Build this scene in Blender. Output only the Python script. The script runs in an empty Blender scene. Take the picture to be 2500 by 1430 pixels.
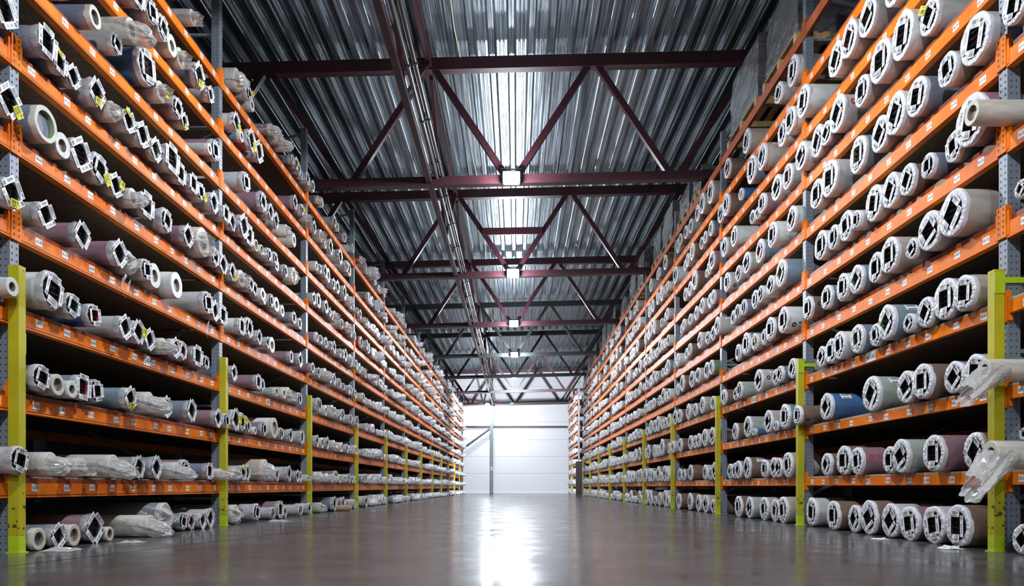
import bpy, math, random
from mathutils import Vector, Matrix
PI = math.pi
S = bpy.context.scene
COL = S.collection

# ------------------------------------------------------------------ camera, world, exposure
FPX, VX, VY, CAMH = 1800.0, 1261.0, 1188.0, 0.5      # focal length and vanishing point in 2500x1430 pixels
cd = bpy.data.cameras.new('camera'); cam = bpy.data.objects.new('camera', cd); COL.objects.link(cam)
cam.location = (0, 0, CAMH); cam.rotation_euler = (PI / 2, 0, 0)
cd.sensor_fit = 'HORIZONTAL'; cd.sensor_width = 36; cd.lens = 36 * FPX / 2500
cd.shift_x = -(VX - 1250) / 2500; cd.shift_y = (VY - 715) / 2500
cd.clip_start = 0.05; cd.clip_end = 200
S.camera = cam
W = bpy.data.worlds.new('world'); S.world = W; W.use_nodes = True
W.node_tree.nodes['Background'].inputs[0].default_value = (0.55, 0.65, 0.8, 1)
W.node_tree.nodes['Background'].inputs[1].default_value = 0.02
S.view_settings.view_transform = 'Standard'; S.view_settings.look = 'None'
S.view_settings.exposure = 0.0; S.view_settings.gamma = 1.0; S.view_settings.use_curve_mapping = False
S.cycles.max_bounces = 6; S.cycles.diffuse_bounces = 2; S.cycles.glossy_bounces = 3
S.cycles.transmission_bounces = 2; S.cycles.transparent_max_bounces = 6
S.cycles.sample_clamp_indirect = 4.0; S.cycles.caustics_reflective = False; S.cycles.caustics_refractive = False
LAMP_W = 850.0                                        # watts of each floodlight
LAMP_C = (0.86, 0.92, 1.0)

# ------------------------------------------------------------------ helpers
class MB:
    def __init__(s): s.v = []; s.f = []; s.m = []
    def poly(s, pts, mi=0):
        b = len(s.v); s.v += [tuple(p) for p in pts]; s.f.append(tuple(range(b, b + len(pts)))); s.m.append(mi)
    def box(s, x0, x1, y0, y1, z0, z1, mi=0):
        b = len(s.v)
        s.v += [(x0,y0,z0),(x1,y0,z0),(x1,y1,z0),(x0,y1,z0),(x0,y0,z1),(x1,y0,z1),(x1,y1,z1),(x0,y1,z1)]
        for q in ((3,2,1,0),(4,5,6,7),(0,1,5,4),(1,2,6,5),(2,3,7,6),(3,0,4,7)):
            s.f.append(tuple(b + i for i in q)); s.m.append(mi)
    def bar(s, a, b, w, h, up=(0,0,1), mi=0):
        a = Vector(a); b = Vector(b); d = (b - a).normalized(); u = Vector(up)
        r = d.cross(u)
        if r.length < 1e-5: r = d.cross(Vector((1,0,0)))
        r.normalize(); u = r.cross(d).normalized()
        k = len(s.v)
        for p in (a, b):
            for sx, sy in ((-1,-1),(1,-1),(1,1),(-1,1)):
                s.v.append(tuple(p + r * (sx * w / 2) + u * (sy * h / 2)))
        for q in ((0,1,2,3),(7,6,5,4),(0,4,5,1),(1,5,6,2),(2,6,7,3),(3,7,4,0)):
            s.f.append(tuple(k + i for i in q)); s.m.append(mi)
    def tube(s, pts, r, n=8, mi=0, caps=True):
        pts = [Vector(p) for p in pts]; k = len(s.v)
        for i, p in enumerate(pts):
            d = (pts[min(i+1, len(pts)-1)] - pts[max(i-1, 0)]).normalized()
            a = d.cross(Vector((0,0,1)))
            if a.length < 1e-3: a = d.cross(Vector((1,0,0)))
            a.normalize(); c = a.cross(d)
            rr = r[i] if isinstance(r, (list, tuple)) else r
            for j in range(n):
                t = 2 * PI * j / n
                s.v.append(tuple(p + a * (rr * math.cos(t)) + c * (rr * math.sin(t))))
        for i in range(len(pts) - 1):
            for j in range(n):
                s.f.append((k+i*n+j, k+i*n+(j+1)%n, k+(i+1)*n+(j+1)%n, k+(i+1)*n+j)); s.m.append(mi)
        if caps:
            s.f.append(tuple(k + j for j in range(n))[::-1]); s.m.append(mi)
            s.f.append(tuple(k + (len(pts)-1)*n + j for j in range(n))); s.m.append(mi)
    def rings(s, prof, n=32, mi=0, fn=None):
        """lathe about the x axis through z = 0.5: prof = [(x, r)], fn(i, t, x, r) bends it"""
        k = len(s.v)
        for i, (x, r) in enumerate(prof):
            for j in range(n):
                t = 2 * PI * j / n
                xx, rr = fn(i, t, x, r) if fn else (x, r)
                s.v.append((xx, rr * math.cos(t), 0.5 + rr * math.sin(t)))
        for i in range(len(prof) - 1):
            for j in range(n):
                s.f.append((k+i*n+j, k+i*n+(j+1)%n, k+(i+1)*n+(j+1)%n, k+(i+1)*n+j)); s.m.append(mi)
    def disc(s, x, r, n=32, mi=0):
        s.poly([(x, r*math.cos(2*PI*j/n), 0.5 + r*math.sin(2*PI*j/n)) for j in range(n)], mi)
    def mesh(s, name, mats, smooth=False):
        me = bpy.data.meshes.new(name); me.from_pydata(s.v, [], s.f)
        for m in mats: me.materials.append(m)
        me.polygons.foreach_set('material_index', s.m)
        if smooth: me.polygons.foreach_set('use_smooth', [True] * len(s.f))
        me.update()
        return me
    def build(s, name, mats, parent=None, smooth=False):
        if not isinstance(mats, (list, tuple)): mats = [mats]
        return put(name, s.mesh(name, mats, smooth), parent)
def put(name, me, parent=None, loc=None):
    o = bpy.data.objects.new(name, me); COL.objects.link(o)
    if parent is not None: o.parent = parent
    if loc is not None: o.location = loc
    return o
def tag(o, label=None, cat=None, group=None, kind=None):
    if label: o['label'] = label
    if cat: o['category'] = cat
    if group: o['group'] = group
    if kind: o['kind'] = kind
    return o
def thing(name, label, cat, loc=(0,0,0), rz=0.0, group=None):
    o = bpy.data.objects.new(name, None); COL.objects.link(o); o.location = loc; o.rotation_euler = (0, 0, rz)
    return tag(o, label, cat, group)

_txt = {}
def glyphs(text):
    if text not in _txt:
        cu = bpy.data.curves.new('t', 'FONT'); cu.body = text; cu.size = 1.0; cu.resolution_u = 2; cu.offset = 0.012 if not text.isascii() or text[0] == 'T' else 0.0
        o = bpy.data.objects.new('t', cu); COL.objects.link(o)
        dg = bpy.context.evaluated_depsgraph_get(); me = o.evaluated_get(dg).to_mesh()
        vs = [(v.co.x, v.co.y) for v in me.vertices]; fs = [tuple(p.vertices) for p in me.polygons]
        o.evaluated_get(dg).to_mesh_clear(); bpy.data.objects.remove(o); bpy.data.curves.remove(cu)
        x0 = min(v[0] for v in vs); x1 = max(v[0] for v in vs); y0 = min(v[1] for v in vs); y1 = max(v[1] for v in vs)
        _txt[text] = ([(a - (x0+x1)/2, b - (y0+y1)/2) for a, b in vs], fs, x1 - x0, y1 - y0)
    return _txt[text]
def add_text(mb, text, c, u, v, wmax, h, mi, fn=None):
    vs, fs, w, hh = glyphs(text); k = min(wmax / w, h / hh); b = len(mb.v)
    c = Vector(c); u = Vector(u); v = Vector(v)
    for a, q in vs:
        p = fn(a * k, q * k) if fn else c + u * (a * k) + v * (q * k)
        mb.v.append(tuple(p))
    for f in fs: mb.f.append(tuple(b + i for i in f)); mb.m.append(mi)

# ------------------------------------------------------------------ materials
def mat(name, col, rough=0.5, metal=0.0, coat=0.0, spec=0.5, var=0.0, vscale=6.0, bump=0.0, bscale=30.0, emit=None, es=0.0, col2=None, stretch=None):
    m = bpy.data.materials.new(name); m.use_nodes = True; nt = m.node_tree; N = nt.nodes; L = nt.links
    b = N['Principled BSDF']
    b.inputs['Base Color'].default_value = (*col, 1); b.inputs['Roughness'].default_value = rough
    b.inputs['Metallic'].default_value = metal; b.inputs['Coat Weight'].default_value = coat
    b.inputs['Coat Roughness'].default_value = 0.15; b.inputs['Specular IOR Level'].default_value = spec
    if emit: b.inputs['Emission Color'].default_value = (*emit, 1); b.inputs['Emission Strength'].default_value = es
    if var or bump:
        tc = N.new('ShaderNodeTexCoord'); mp = N.new('ShaderNodeMapping'); L.new(tc.outputs['Object'], mp.inputs[0])
        if stretch: mp.inputs['Scale'].default_value = stretch
        if var:
            nz = N.new('ShaderNodeTexNoise'); nz.inputs['Scale'].default_value = vscale; nz.inputs['Detail'].default_value = 5
            L.new(mp.outputs[0], nz.inputs['Vector'])
            rp = N.new('ShaderNodeValToRGB'); rp.color_ramp.elements[0].position = 0.35; rp.color_ramp.elements[1].position = 0.68
            c2 = col2 or tuple(c * (1 - var) for c in col)
            rp.color_ramp.elements[0].color = (*c2, 1); rp.color_ramp.elements[1].color = (*col, 1)
            L.new(nz.outputs[0], rp.inputs[0]); L.new(rp.outputs[0], b.inputs['Base Color'])
        if bump:
            n2 = N.new('ShaderNodeTexNoise'); n2.inputs['Scale'].default_value = bscale; n2.inputs['Detail'].default_value = 3
            L.new(mp.outputs[0], n2.inputs['Vector'])
            bp = N.new('ShaderNodeBump'); bp.inputs['Strength'].default_value = bump; bp.inputs['Distance'].default_value = 0.02
            L.new(n2.outputs[0], bp.inputs['Height']); L.new(bp.outputs[0], b.inputs['Normal'])
    return m
def film_mat(name, col, alpha, rough=0.22):
    m = mat(name, col, rough, coat=0.6, bump=0.4, bscale=14)
    nt = m.node_tree; N = nt.nodes; L = nt.links
    tr = N.new('ShaderNodeBsdfTransparent'); mx = N.new('ShaderNodeMixShader'); mx.inputs[0].default_value = alpha
    L.new(tr.outputs[0], mx.inputs[1]); L.new(N['Principled BSDF'].outputs[0], mx.inputs[2])
    L.new(mx.outputs[0], N['Material Output'].inputs['Surface'])
    return m
M = {}
M['orange'] = mat('orange_paint', (0.93, 0.225, 0.008), 0.46, var=0.5, vscale=3.2, col2=(0.74, 0.15, 0.008), spec=.16)
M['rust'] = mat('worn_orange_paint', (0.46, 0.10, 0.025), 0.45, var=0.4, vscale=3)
M['lip'] = mat('shaded_orange_paint', (0.36, 0.07, 0.018), 0.45, var=0.4, vscale=4)  # beam orange darkened: shade of the overhanging rolls painted into the set-back lip
M['black'] = mat('black_ink', (0.008, 0.008, 0.009), 0.5)
M['white'] = mat('white_label', (0.83, 0.84, 0.86), 0.45)
M['yellow_note'] = mat('yellow_note', (0.85, 0.78, 0.02), 0.6)
M['post'] = mat('yellow_paint', (0.56, 0.50, 0.012), 0.42, var=0.35, vscale=2.2, col2=(0.40, 0.36, 0.012))
def scuffed(m):
    nt = m.node_tree; N = nt.nodes; L = nt.links; b = N['Principled BSDF']; src = b.inputs['Base Color'].links[0].from_socket
    tc = N.new('ShaderNodeTexCoord'); sp = N.new('ShaderNodeSeparateXYZ'); L.new(tc.outputs['Object'], sp.inputs[0])
    nz = N.new('ShaderNodeTexNoise'); nz.inputs['Scale'].default_value = 17; nz.inputs['Detail'].default_value = 4; L.new(tc.outputs['Object'], nz.inputs['Vector'])
    zr = N.new('ShaderNodeMapRange'); zr.inputs[1].default_value = .12; zr.inputs[2].default_value = .75; zr.inputs[3].default_value = .56; zr.inputs[4].default_value = .74
    L.new(sp.outputs[2], zr.inputs[0]); gt = N.new('ShaderNodeMath'); gt.operation = 'GREATER_THAN'; L.new(nz.outputs[0], gt.inputs[0]); L.new(zr.outputs[0], gt.inputs[1])
    mx = N.new('ShaderNodeMix'); mx.data_type = 'RGBA'; L.new(gt.outputs[0], mx.inputs[0]); L.new(src, mx.inputs[6]); mx.inputs[7].default_value = (.07, .065, .02, 1)
    L.new(mx.outputs[2], b.inputs['Base Color'])
scuffed(M['post'])
M['lime'] = mat('lime_paint', (0.55, 0.70, 0.02), 0.45, var=0.25, vscale=5)
M['bark'] = mat('scuff', (0.05, 0.045, 0.03), 0.7)
M['chip'] = mat('chipboard', (0.22, 0.145, 0.085), 0.85, var=0.35, vscale=18)
M['chip_edge'] = mat('chipboard_edge', (0.55, 0.46, 0.36), 0.8, var=0.4, vscale=40)
M['wood'] = mat('pallet_wood', (0.55, 0.38, 0.18), 0.75, var=0.4, vscale=10)
M['maroon'] = mat('maroon_steel', (0.048, 0.012, 0.018), 0.42, var=0.3, vscale=2)
M['greensteel'] = mat('grey_green_steel', (0.04, 0.05, 0.047), 0.42, var=0.25, vscale=2)
M['colsteel'] = mat('column_steel', (0.20, 0.26, 0.27), 0.5, var=0.2, vscale=2)
M['pipe'] = mat('pipe_steel', (0.07, 0.065, 0.065), 0.45, metal=0.2)
M['pipe2'] = mat('pipe_galvanised', (0.22, 0.22, 0.22), 0.5, metal=0.5)
M['cable'] = mat('pale_cable', (0.7, 0.66, 0.5), 0.5)
M['dark'] = mat('black_plastic', (0.012, 0.012, 0.014), 0.22)
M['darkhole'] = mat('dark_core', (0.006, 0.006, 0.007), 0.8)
M['panel'] = mat('dark_plywood', (0.012, 0.008, 0.008), 0.6)
M['housing'] = mat('lamp_housing', (0.25, 0.26, 0.28), 0.4, metal=0.5)
M['lens'] = mat('lamp_lens', (1, 1, 1), 0.3, emit=LAMP_C, es=60.0)
M['exit'] = mat('exit_green', (0.0, 0.3, 0.1), 0.4, emit=(0.02, 0.9, 0.25), es=1.6)
M['redsign'] = mat('red_sign', (0.6, 0.08, 0.06), 0.5)
M['redink'] = mat('red_ink', (0.62, 0.02, 0.03), 0.5)
M['blueink'] = mat('blue_ink', (0.02, 0.06, 0.3), 0.5)
M['kraft_tube'] = mat('brown_cardboard', (0.36, 0.22, 0.12), 0.7)
# plastic and roll colours
M['endfilm'] = mat('white_end_film', (0.72, 0.73, 0.76), 0.26, coat=0.35, bump=0.35, bscale=9)
M['leftfilm'] = mat('grey_white_end_film', (0.57, 0.57, 0.60), 0.28, coat=0.5, bump=0.4, bscale=9, var=.35, vscale=6)
M['greyfilm'] = mat('grey_film', (0.40, 0.40, 0.43), 0.25, coat=0.7, bump=0.5, bscale=14, var=0.4, vscale=9)
M['clearfilm'] = film_mat('clear_film', (0.66, 0.65, 0.63), 0.62)
M['stretch'] = mat('grey_stretch_film', (0.19, 0.19, 0.20), 0.22, coat=0.9, var=0.5, vscale=7, bump=0.8, bscale=12, stretch=(1,1,3))
def roll_mat(n, c, **k): M[n] = mat(n, c, 0.40, coat=0.25, var=0.22, vscale=5, bump=0.12, bscale=25, **k)
roll_mat('grey', (0.50, 0.50, 0.49)); roll_mat('beige', (0.46, 0.40, 0.34)); roll_mat('blue', (0.06, 0.15, 0.33))
roll_mat('teal', (0.20, 0.28, 0.33)); roll_mat('plum', (0.28, 0.17, 0.20)); roll_mat('pale', (0.68, 0.70, 0.68))
roll_mat('brown', (0.20, 0.135, 0.10)); roll_mat('green', (0.12, 0.24, 0.11)); roll_mat('sage', (0.36, 0.42, 0.37))
roll_mat('slate', (0.20, 0.23, 0.30)); roll_mat('cream', (0.66, 0.64, 0.56)); roll_mat('red', (0.36, 0.03, 0.05))
M['carpet'] = mat('dark_carpet', (0.14, 0.10, 0.09), 0.9, var=0.4, vscale=30, bump=0.3, bscale=120)
M['tube_in'] = mat('tube_inside', (0.22, 0.16, 0.11), 0.7)
M['tube_green'] = mat('tube_inside_green', (0.22, 0.30, 0.16), 0.6)
NAMES = dict(grey='grey', beige='beige', blue='blue', teal='blue-grey', plum='plum', pale='pale white', brown='brown', green='green',
             sage='sage green', slate='slate', cream='cream', red='red')

def galvanised():
    m = mat('galvanised_deck', (0.42, 0.47, 0.52), 0.34, metal=0.85); nt = m.node_tree; N = nt.nodes; L = nt.links; b = N['Principled BSDF']
    tc = N.new('ShaderNodeTexCoord'); mp = N.new('ShaderNodeMapping'); mp.inputs['Scale'].default_value = (22, 0.35, 1)
    L.new(tc.outputs['Object'], mp.inputs[0]); nz = N.new('ShaderNodeTexNoise'); nz.inputs['Scale'].default_value = 1.6; nz.inputs['Detail'].default_value = 6
    L.new(mp.outputs[0], nz.inputs['Vector'])
    rp = N.new('ShaderNodeValToRGB'); rp.color_ramp.elements[0].position = .3; rp.color_ramp.elements[1].position = .72
    rp.color_ramp.elements[0].color = (0.08, 0.10, 0.12, 1); rp.color_ramp.elements[1].color = (0.50, 0.57, 0.62, 1)
    L.new(nz.outputs[0], rp.inputs[0]); L.new(rp.outputs[0], b.inputs['Base Color'])
    mr = N.new('ShaderNodeMapRange'); mr.inputs[3].default_value = 0.22; mr.inputs[4].default_value = 0.46
    L.new(nz.outputs[0], mr.inputs[0]); L.new(mr.outputs[0], b.inputs['Roughness'])
    n2 = N.new('ShaderNodeTexNoise'); n2.inputs['Scale'].default_value = 2.5; L.new(tc.outputs['Object'], n2.inputs['Vector'])
    bp = N.new('ShaderNodeBump'); bp.inputs['Strength'].default_value = .25; bp.inputs['Distance'].default_value = .03
    L.new(n2.outputs[0], bp.inputs['Height']); L.new(bp.outputs[0], b.inputs['Normal'])
    return m
M['galv'] = galvanised()
def concrete():
    m = mat('polished_concrete', (0.1, 0.1, 0.1), 0.2, spec=0.20); nt = m.node_tree; N = nt.nodes; L = nt.links; b = N['Principled BSDF']
    tc = N.new('ShaderNodeTexCoord')
    n1 = N.new('ShaderNodeTexNoise'); n1.inputs['Scale'].default_value = 0.9; n1.inputs['Detail'].default_value = 9; n1.inputs['Roughness'].default_value = .62
    L.new(tc.outputs['Object'], n1.inputs['Vector'])
    rp = N.new('ShaderNodeValToRGB'); rp.color_ramp.elements[0].position = .3; rp.color_ramp.elements[1].position = .72
    rp.color_ramp.elements[0].color = (0.045, 0.044, 0.045, 1); rp.color_ramp.elements[1].color = (0.115, 0.110, 0.106, 1)
    L.new(n1.outputs[0], rp.inputs[0]); L.new(rp.outputs[0], b.inputs['Base Color'])
    n2 = N.new('ShaderNodeTexNoise'); n2.inputs['Scale'].default_value = 2.3; n2.inputs['Detail'].default_value = 7
    L.new(tc.outputs['Object'], n2.inputs['Vector'])
    mr = N.new('ShaderNodeMapRange'); mr.inputs[1].default_value = .3; mr.inputs[2].default_value = .7; mr.inputs[3].default_value = 0.11; mr.inputs[4].default_value = 0.27
    L.new(n2.outputs[0], mr.inputs[0]); L.new(mr.outputs[0], b.inputs['Roughness'])
    bp = N.new('ShaderNodeBump'); bp.inputs['Strength'].default_value = .035; bp.inputs['Distance'].default_value = .02
    L.new(n2.outputs[0], bp.inputs['Height']); L.new(bp.outputs[0], b.inputs['Normal'])
    return m
M['concrete'] = concrete()
def upright_mat():
    m = mat('galvanised_upright', (0.24, 0.275, 0.32), 0.42, metal=0.35); nt = m.node_tree; N = nt.nodes; L = nt.links; b = N['Principled BSDF']
    tc = N.new('ShaderNodeTexCoord'); sp = N.new('ShaderNodeSeparateXYZ'); L.new(tc.outputs['Object'], sp.inputs[0])
    ge = N.new('ShaderNodeNewGeometry'); tv = N.new('ShaderNodeVectorTransform'); tv.convert_from = 'WORLD'; tv.convert_to = 'OBJECT'
    L.new(ge.outputs['True Normal'], tv.inputs[0]); sn = N.new('ShaderNodeSeparateXYZ'); L.new(tv.outputs[0], sn.inputs[0])
    def mt(op, a, b2=None, c=None):
        n = N.new('ShaderNodeMath'); n.operation = op
        for i, x in enumerate((a, b2, c)):
            if x is None: continue
            if isinstance(x, (int, float)): n.inputs[i].default_value = x
            else: L.new(x, n.inputs[i])
        return n.outputs[0]
    front = mt('GREATER_THAN', mt('ABSOLUTE', sn.outputs[0]), 0.7)
    ufront = mt('ABSOLUTE', mt('SUBTRACT', mt('ABSOLUTE', sp.outputs[1]), 0.026))
    uside = mt('ABSOLUTE', mt('SUBTRACT', mt('ABSOLUTE', mt('SUBTRACT', sp.outputs[0], 0.055)), 0.02))
    u = mt('ADD', mt('MULTIPLY', front, ufront), mt('MULTIPLY', mt('SUBTRACT', 1.0, front), uside))
    hw = mt('ADD', 0.0045, mt('MULTIPLY', front, 0.0045))
    zf = mt('ABSOLUTE', mt('SUBTRACT', mt('FRACT', mt('MULTIPLY', sp.outputs[2], 20.0)), 0.5))
    hz = mt('ADD', 0.11, mt('MULTIPLY', front, 0.07))
    hole = mt('MULTIPLY', mt('LESS_THAN', u, hw), mt('LESS_THAN', zf, hz))
    mx = N.new('ShaderNodeMix'); mx.data_type = 'RGBA'; L.new(hole, mx.inputs[0])
    mx.inputs[6].default_value = (0.24, 0.275, 0.32, 1); mx.inputs[7].default_value = (0.01, 0.01, 0.012, 1)
    L.new(mx.outputs[2], b.inputs['Base Color'])
    return m
M['upright'] = upright_mat()
def wallpanel():
    m = mat('white_panel', (0.80, 0.82, 0.85), 0.35); nt = m.node_tree; N = nt.nodes; L = nt.links; b = N['Principled BSDF']
    tc = N.new('ShaderNodeTexCoord'); wv = N.new('ShaderNodeTexWave'); wv.bands_direction = 'Z'; wv.inputs['Scale'].default_value = 4.0
    L.new(tc.outputs['Object'], wv.inputs['Vector']); bp = N.new('ShaderNodeBump'); bp.inputs['Strength'].default_value = .12; bp.inputs['Distance'].default_value = .01
    L.new(wv.outputs[1], bp.inputs['Height']); L.new(bp.outputs[0], b.inputs['Normal'])
    return m
M['wallwhite'] = wallpanel()
M['walldark'] = mat('grey_side_wall', (0.16, 0.16, 0.17), 0.7, var=.2, vscale=1)
M['seam'] = mat('panel_seam', (0.42, 0.45, 0.5), 0.5)

# ------------------------------------------------------------------ the hall
YB, YF, XW = -13.0, 54.5, 9.0
def roofz(x): return 0.025 * x
b = MB(); b.box(-XW-.2, XW+.2, YB-.2, YF+.2, -0.2, 0.0); fl = b.build('floor', M['concrete']); fl['kind'] = 'structure'
b = MB(); b.box(-XW, XW, YF, YF+.2, 0, 9.6)
for z in (1.5, 2.75, 3.98, 5.31, 6.6, 7.9): b.box(-XW, XW, YF-.004, YF, z-.012, z+.012, 1)
b.box(-4, 4, YF-.06, YF, 0, 0.10, 0)
o = b.build('wall_far', [M['wallwhite'], M['seam']]); o['kind'] = 'structure'
b = MB(); b.box(-XW, XW, YB-.2, YB, 0, 9.6); b.build('wall_near', M['wallwhite'])['kind'] = 'structure'
b = MB(); b.box(-XW-.2, -XW, YB, YF, 0, 9.6); b.build('wall_left', M['walldark'])['kind'] = 'structure'
b = MB(); b.box(XW, XW+.2, YB, YF, 0, 9.6); b.build('wall_right', M['walldark'])['kind'] = 'structure'
# corrugated steel roof deck, ribs along the hall
b = MB(); per = 0.385; prof = []; x = -XW
while x < XW:
    prof += [(x, 0.0), (x + .035, 0.0), (x + .042, .010), (x + .056, .010), (x + .063, 0.0), (x + .10, 0.0), (x + .112, .040), (x + .124, .046), (x + .142, .115), (x + .185, .115), (x + .195, .098), (x + .212, .098), (x + .222, .115), (x + .262, .115), (x + .272, .098), (x + .289, .098), (x + .299, .115), (x + .343, .115), (x + .361, .046), (x + .373, .040)]
    x += per
k = len(b.v); n = len(prof)
ys = [YB + (YF - YB) * i / 6 for i in range(7)]
for y in ys:
    for (px, pz) in prof: b.v.append((px, y, 9.10 + roofz(px) + pz))
for j in range(6):
    for i in range(n - 1): b.f.append((j*n+i, j*n+i+1, (j+1)*n+i+1, (j+1)*n+i)); b.m.append(0)
b.poly([(-XW, YB, 9.32-.225), (XW, YB, 9.32+.225), (XW, YF, 9.32+.225), (-XW, YF, 9.32-.225)], 0)
o = b.build('ceiling', M['galv']); o['kind'] = 'structure'

# ------------------------------------------------------------------ roof trusses
TY = [8.208 + 6.48 * k for k in range(-3, 8)]
NTH = ['first', 'second', 'third', 'fourth', 'fifth', 'sixth', 'seventh', 'eighth', 'ninth', 'tenth', 'eleventh', 'twelfth', 'thirteenth', 'fourteenth', 'fifteenth', 'sixteenth']
ZB, ZT = 6.602, 8.92
for i, ty in enumerate(TY):
    kk = i - 3
    steel = M['maroon'] if kk <= 3 or kk >= 6 else M['greensteel']
    cname = 'grey-green' if 4 <= kk <= 5 else 'maroon'
    if kk >= 1: lab = '%s steel roof truss spanning the aisle, %s in view from the camera' % (cname, NTH[kk-1])
    else: lab = 'maroon steel roof truss overhead, out of view before the first visible one'
    t = thing('roof_truss', lab, 'truss', (0, ty, 0), 0, 'roof trusses across the hall')
    m = MB(); m.bar((-XW, 0, ZT - .225), (XW, 0, ZT + .225), .18, .24); m.build('top_chord', steel, t)
    m = MB(); m.bar((-XW, 0, ZB - .225), (XW, 0, ZB + .225), .16, .17); m.build('bottom_chord', steel, t)
    for j in range(-3, 3):
        xb = -0.1 + 3.24 * j
        for dx in (-1.62, 1.62):
            xa, xt = xb + (0.09 if dx > 0 else -.09), xb + dx - (0.09 if dx > 0 else -.09)
            m = MB(); m.bar((xa, 0, ZB + roofz(xa) + .05), (xt, 0, ZT + roofz(xt) - .08), .12, .12, (0,1,0)); m.build('diagonal', steel, t)
    if kk == 2:
        m = MB(); m.bar((-.98, -.07, 7.80), (.74, -.07, 7.83), .04, .20); m.build('collar_beam', steel, t)
    # floodlight on the lower chord
    lx = -0.1 if kk != 7 else -2.1
    lab = {1: 'bright floodlight on the lower chord of the roof truss closest to the camera', 2: 'floodlight on the truss with the short cross piece',
           3: 'upper of two starry floodlights low over the aisle', 4: 'brightest starry floodlight hanging over the far half of the aisle',
           5: 'dark backed floodlight turned away to light the white end wall', 6: 'floodlight on the last but one roof truss',
           7: 'small starry floodlight beside the steel wall column'}.get(kk, 'floodlight on a roof truss above or behind the camera')
    if kk == 6: continue
    f = thing('floodlight', lab, 'lamp', (lx, ty - .12, ZB + roofz(lx) - (0.0 if kk != 7 else .1)), 0, 'floodlights along the aisle')
    m = MB(); m.box(-.17, .17, -.10, .03, -.11, .09, 0); m.box(-.10, .10, .0, .05, .06, .15, 0); m.build('housing', M['housing'], f)
    m = MB(); m.box(-.15, .15, -.115, -.10, -.10, .08, 0); m.box(-.15, .15, -.10, .02, -.125, -.11, 0); m.build('lens', M['lens'], f)
    m = MB(); m.bar((-.19, -.03, -.02), (-.19, -.03, .16), .02, .03); m.bar((.19, -.03, -.02), (.19, -.03, .16), .02, .03); m.bar((-.2, -.03, .16), (.2, -.03, .16), .03, .02)
    m.build('bracket', M['dark'], f)
    ld = bpy.data.lights.new('flood', 'SPOT' if kk == 5 else 'POINT')
    if kk == 5: ld.spot_size = 2.3; ld.spot_blend = .6; f.rotation_euler = (0, 0, PI); f.location.y += .24
    ld.energy = 0; ld.energy = LAMP_W * {1: .6, 2: .75, 3: 1.0, 4: 1.35, 5: 7.0, 7: .4}.get(kk, 1.0); ld.color = LAMP_C; ld.shadow_soft_size = 0.10
    lo = bpy.data.objects.new('flood_light', ld); COL.objects.link(lo); lo.parent = f; lo.location = (0, -.25, -.15)
    if kk == 5: lo.rotation_euler = (math.radians(62), 0, PI)
    else:
        l2 = bpy.data.lights.new('flood_beam', 'SPOT'); l2.energy = ld.energy * .58; ld.energy *= .64; l2.color = LAMP_C; l2.shadow_soft_size = .10
        l2.spot_size = math.radians(172); l2.spot_blend = .25
        o2 = bpy.data.objects.new('flood_beam', l2); COL.objects.link(o2); o2.parent = f; o2.location = (0, -.25, -.15)

# lengthwise bracing, pipes and a cable under the roof
XL = -1.73
t = thing('longitudinal_brace', 'maroon lengthwise steel bracing hung between the trusses beside the pipes', 'bracing', (XL, 0, 0))
m = MB(); m.bar((0, YB+.1, ZB - .05), (0, 53.4, ZB - .05), .10, .10); m.build('bottom_rail', M['maroon'], t)
m = MB(); m.bar((0, YB+.1, ZT - .06), (0, 53.4, ZT - .06), .12, .12); m.build('top_rail', M['maroon'], t)
for i in range(2, len(TY) - 1):
    ym = (TY[i] + TY[i+1]) / 2
    for ya in (TY[i] + .25, TY[i+1] - .25):
        m = MB(); m.bar((0, ya, ZT - .15), (0, ym + (.08 if ya > ym else -.08), ZB), .07, .07); m.build('diagonal', M['maroon'], t)
for dx, dz, r, mm, lab in ((.15, .02, .035, 'pipe', 'dark steel pipe running along the bracing, closer to it'), (.26, .05, .03, 'pipe', 'dark steel pipe outside its twin, farther from the bracing'),
                           (.20, .10, .016, 'pipe2', 'thin bright conduit lying above the two dark pipes')):
    m = MB(); m.tube([(XL+dx, y, ZB+dz) for y in (YB+.1, 10, 30, 53.2)], r, 10, 0)
    y = YB + 1
    while y < 53:
        m.tube([(XL+dx, y, ZB+dz), (XL+dx, y+.05, ZB+dz)], r*1.35, 10, 0); y += 1.62
    tag(m.build('pipe', M[mm], None, True), lab, 'pipe', 'pipes under the roof')
m = MB(); rr = random.Random(4)
m.tube([(-1.12 + .04*math.sin(y*1.3) , y, 9.04 - .03) for y in [2 + i * 0.9 for i in range(52)]], .012, 6); tag(m.build('cable', M['cable'], None, True), 'pale cable running along the underside of the metal roof', 'cable')

# far wall furniture
t = thing('steel_column', 'grey steel column standing against the white end wall', 'column', (-1.83, 54.25, 0))
m = MB(); m.box(-.11, .11, -.12, -.09, 0, 9); m.box(-.11, .11, .09, .12, 0, 9); m.box(-.02, .02, -.09, .09, 0, 9); m.build('flange_post', M['colsteel'], t)
m = MB(); m.box(-.14, .14, -.16, -.12, 0, .04); m.box(-.16,.16,-.16,.16,0,.02); m.build('base_plate', M['colsteel'], t)
m = MB(); m.box(-1.83-.07, -1.83+.07, 54.25-.14, 54.25-.122, 1.72, 1.95); m.box(-1.83-.05, -1.83+.05, 54.25-.143, 54.25-.14, 1.80, 1.87, 1)
tag(m.build('wall_sign', [M['white'], M['redsign']]), 'small white sign with a red mark on the steel column', 'sign')
m = MB(); m.box(-4.1, 4.2, 54.36, 54.42, 4.86, 4.98); m.box(-4.1, 4.2, 54.42, 54.5, 4.98, 5.0); tag(m.build('wall_girt', M['maroon']), 'horizontal maroon rail across the white end wall', 'rail')
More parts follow.
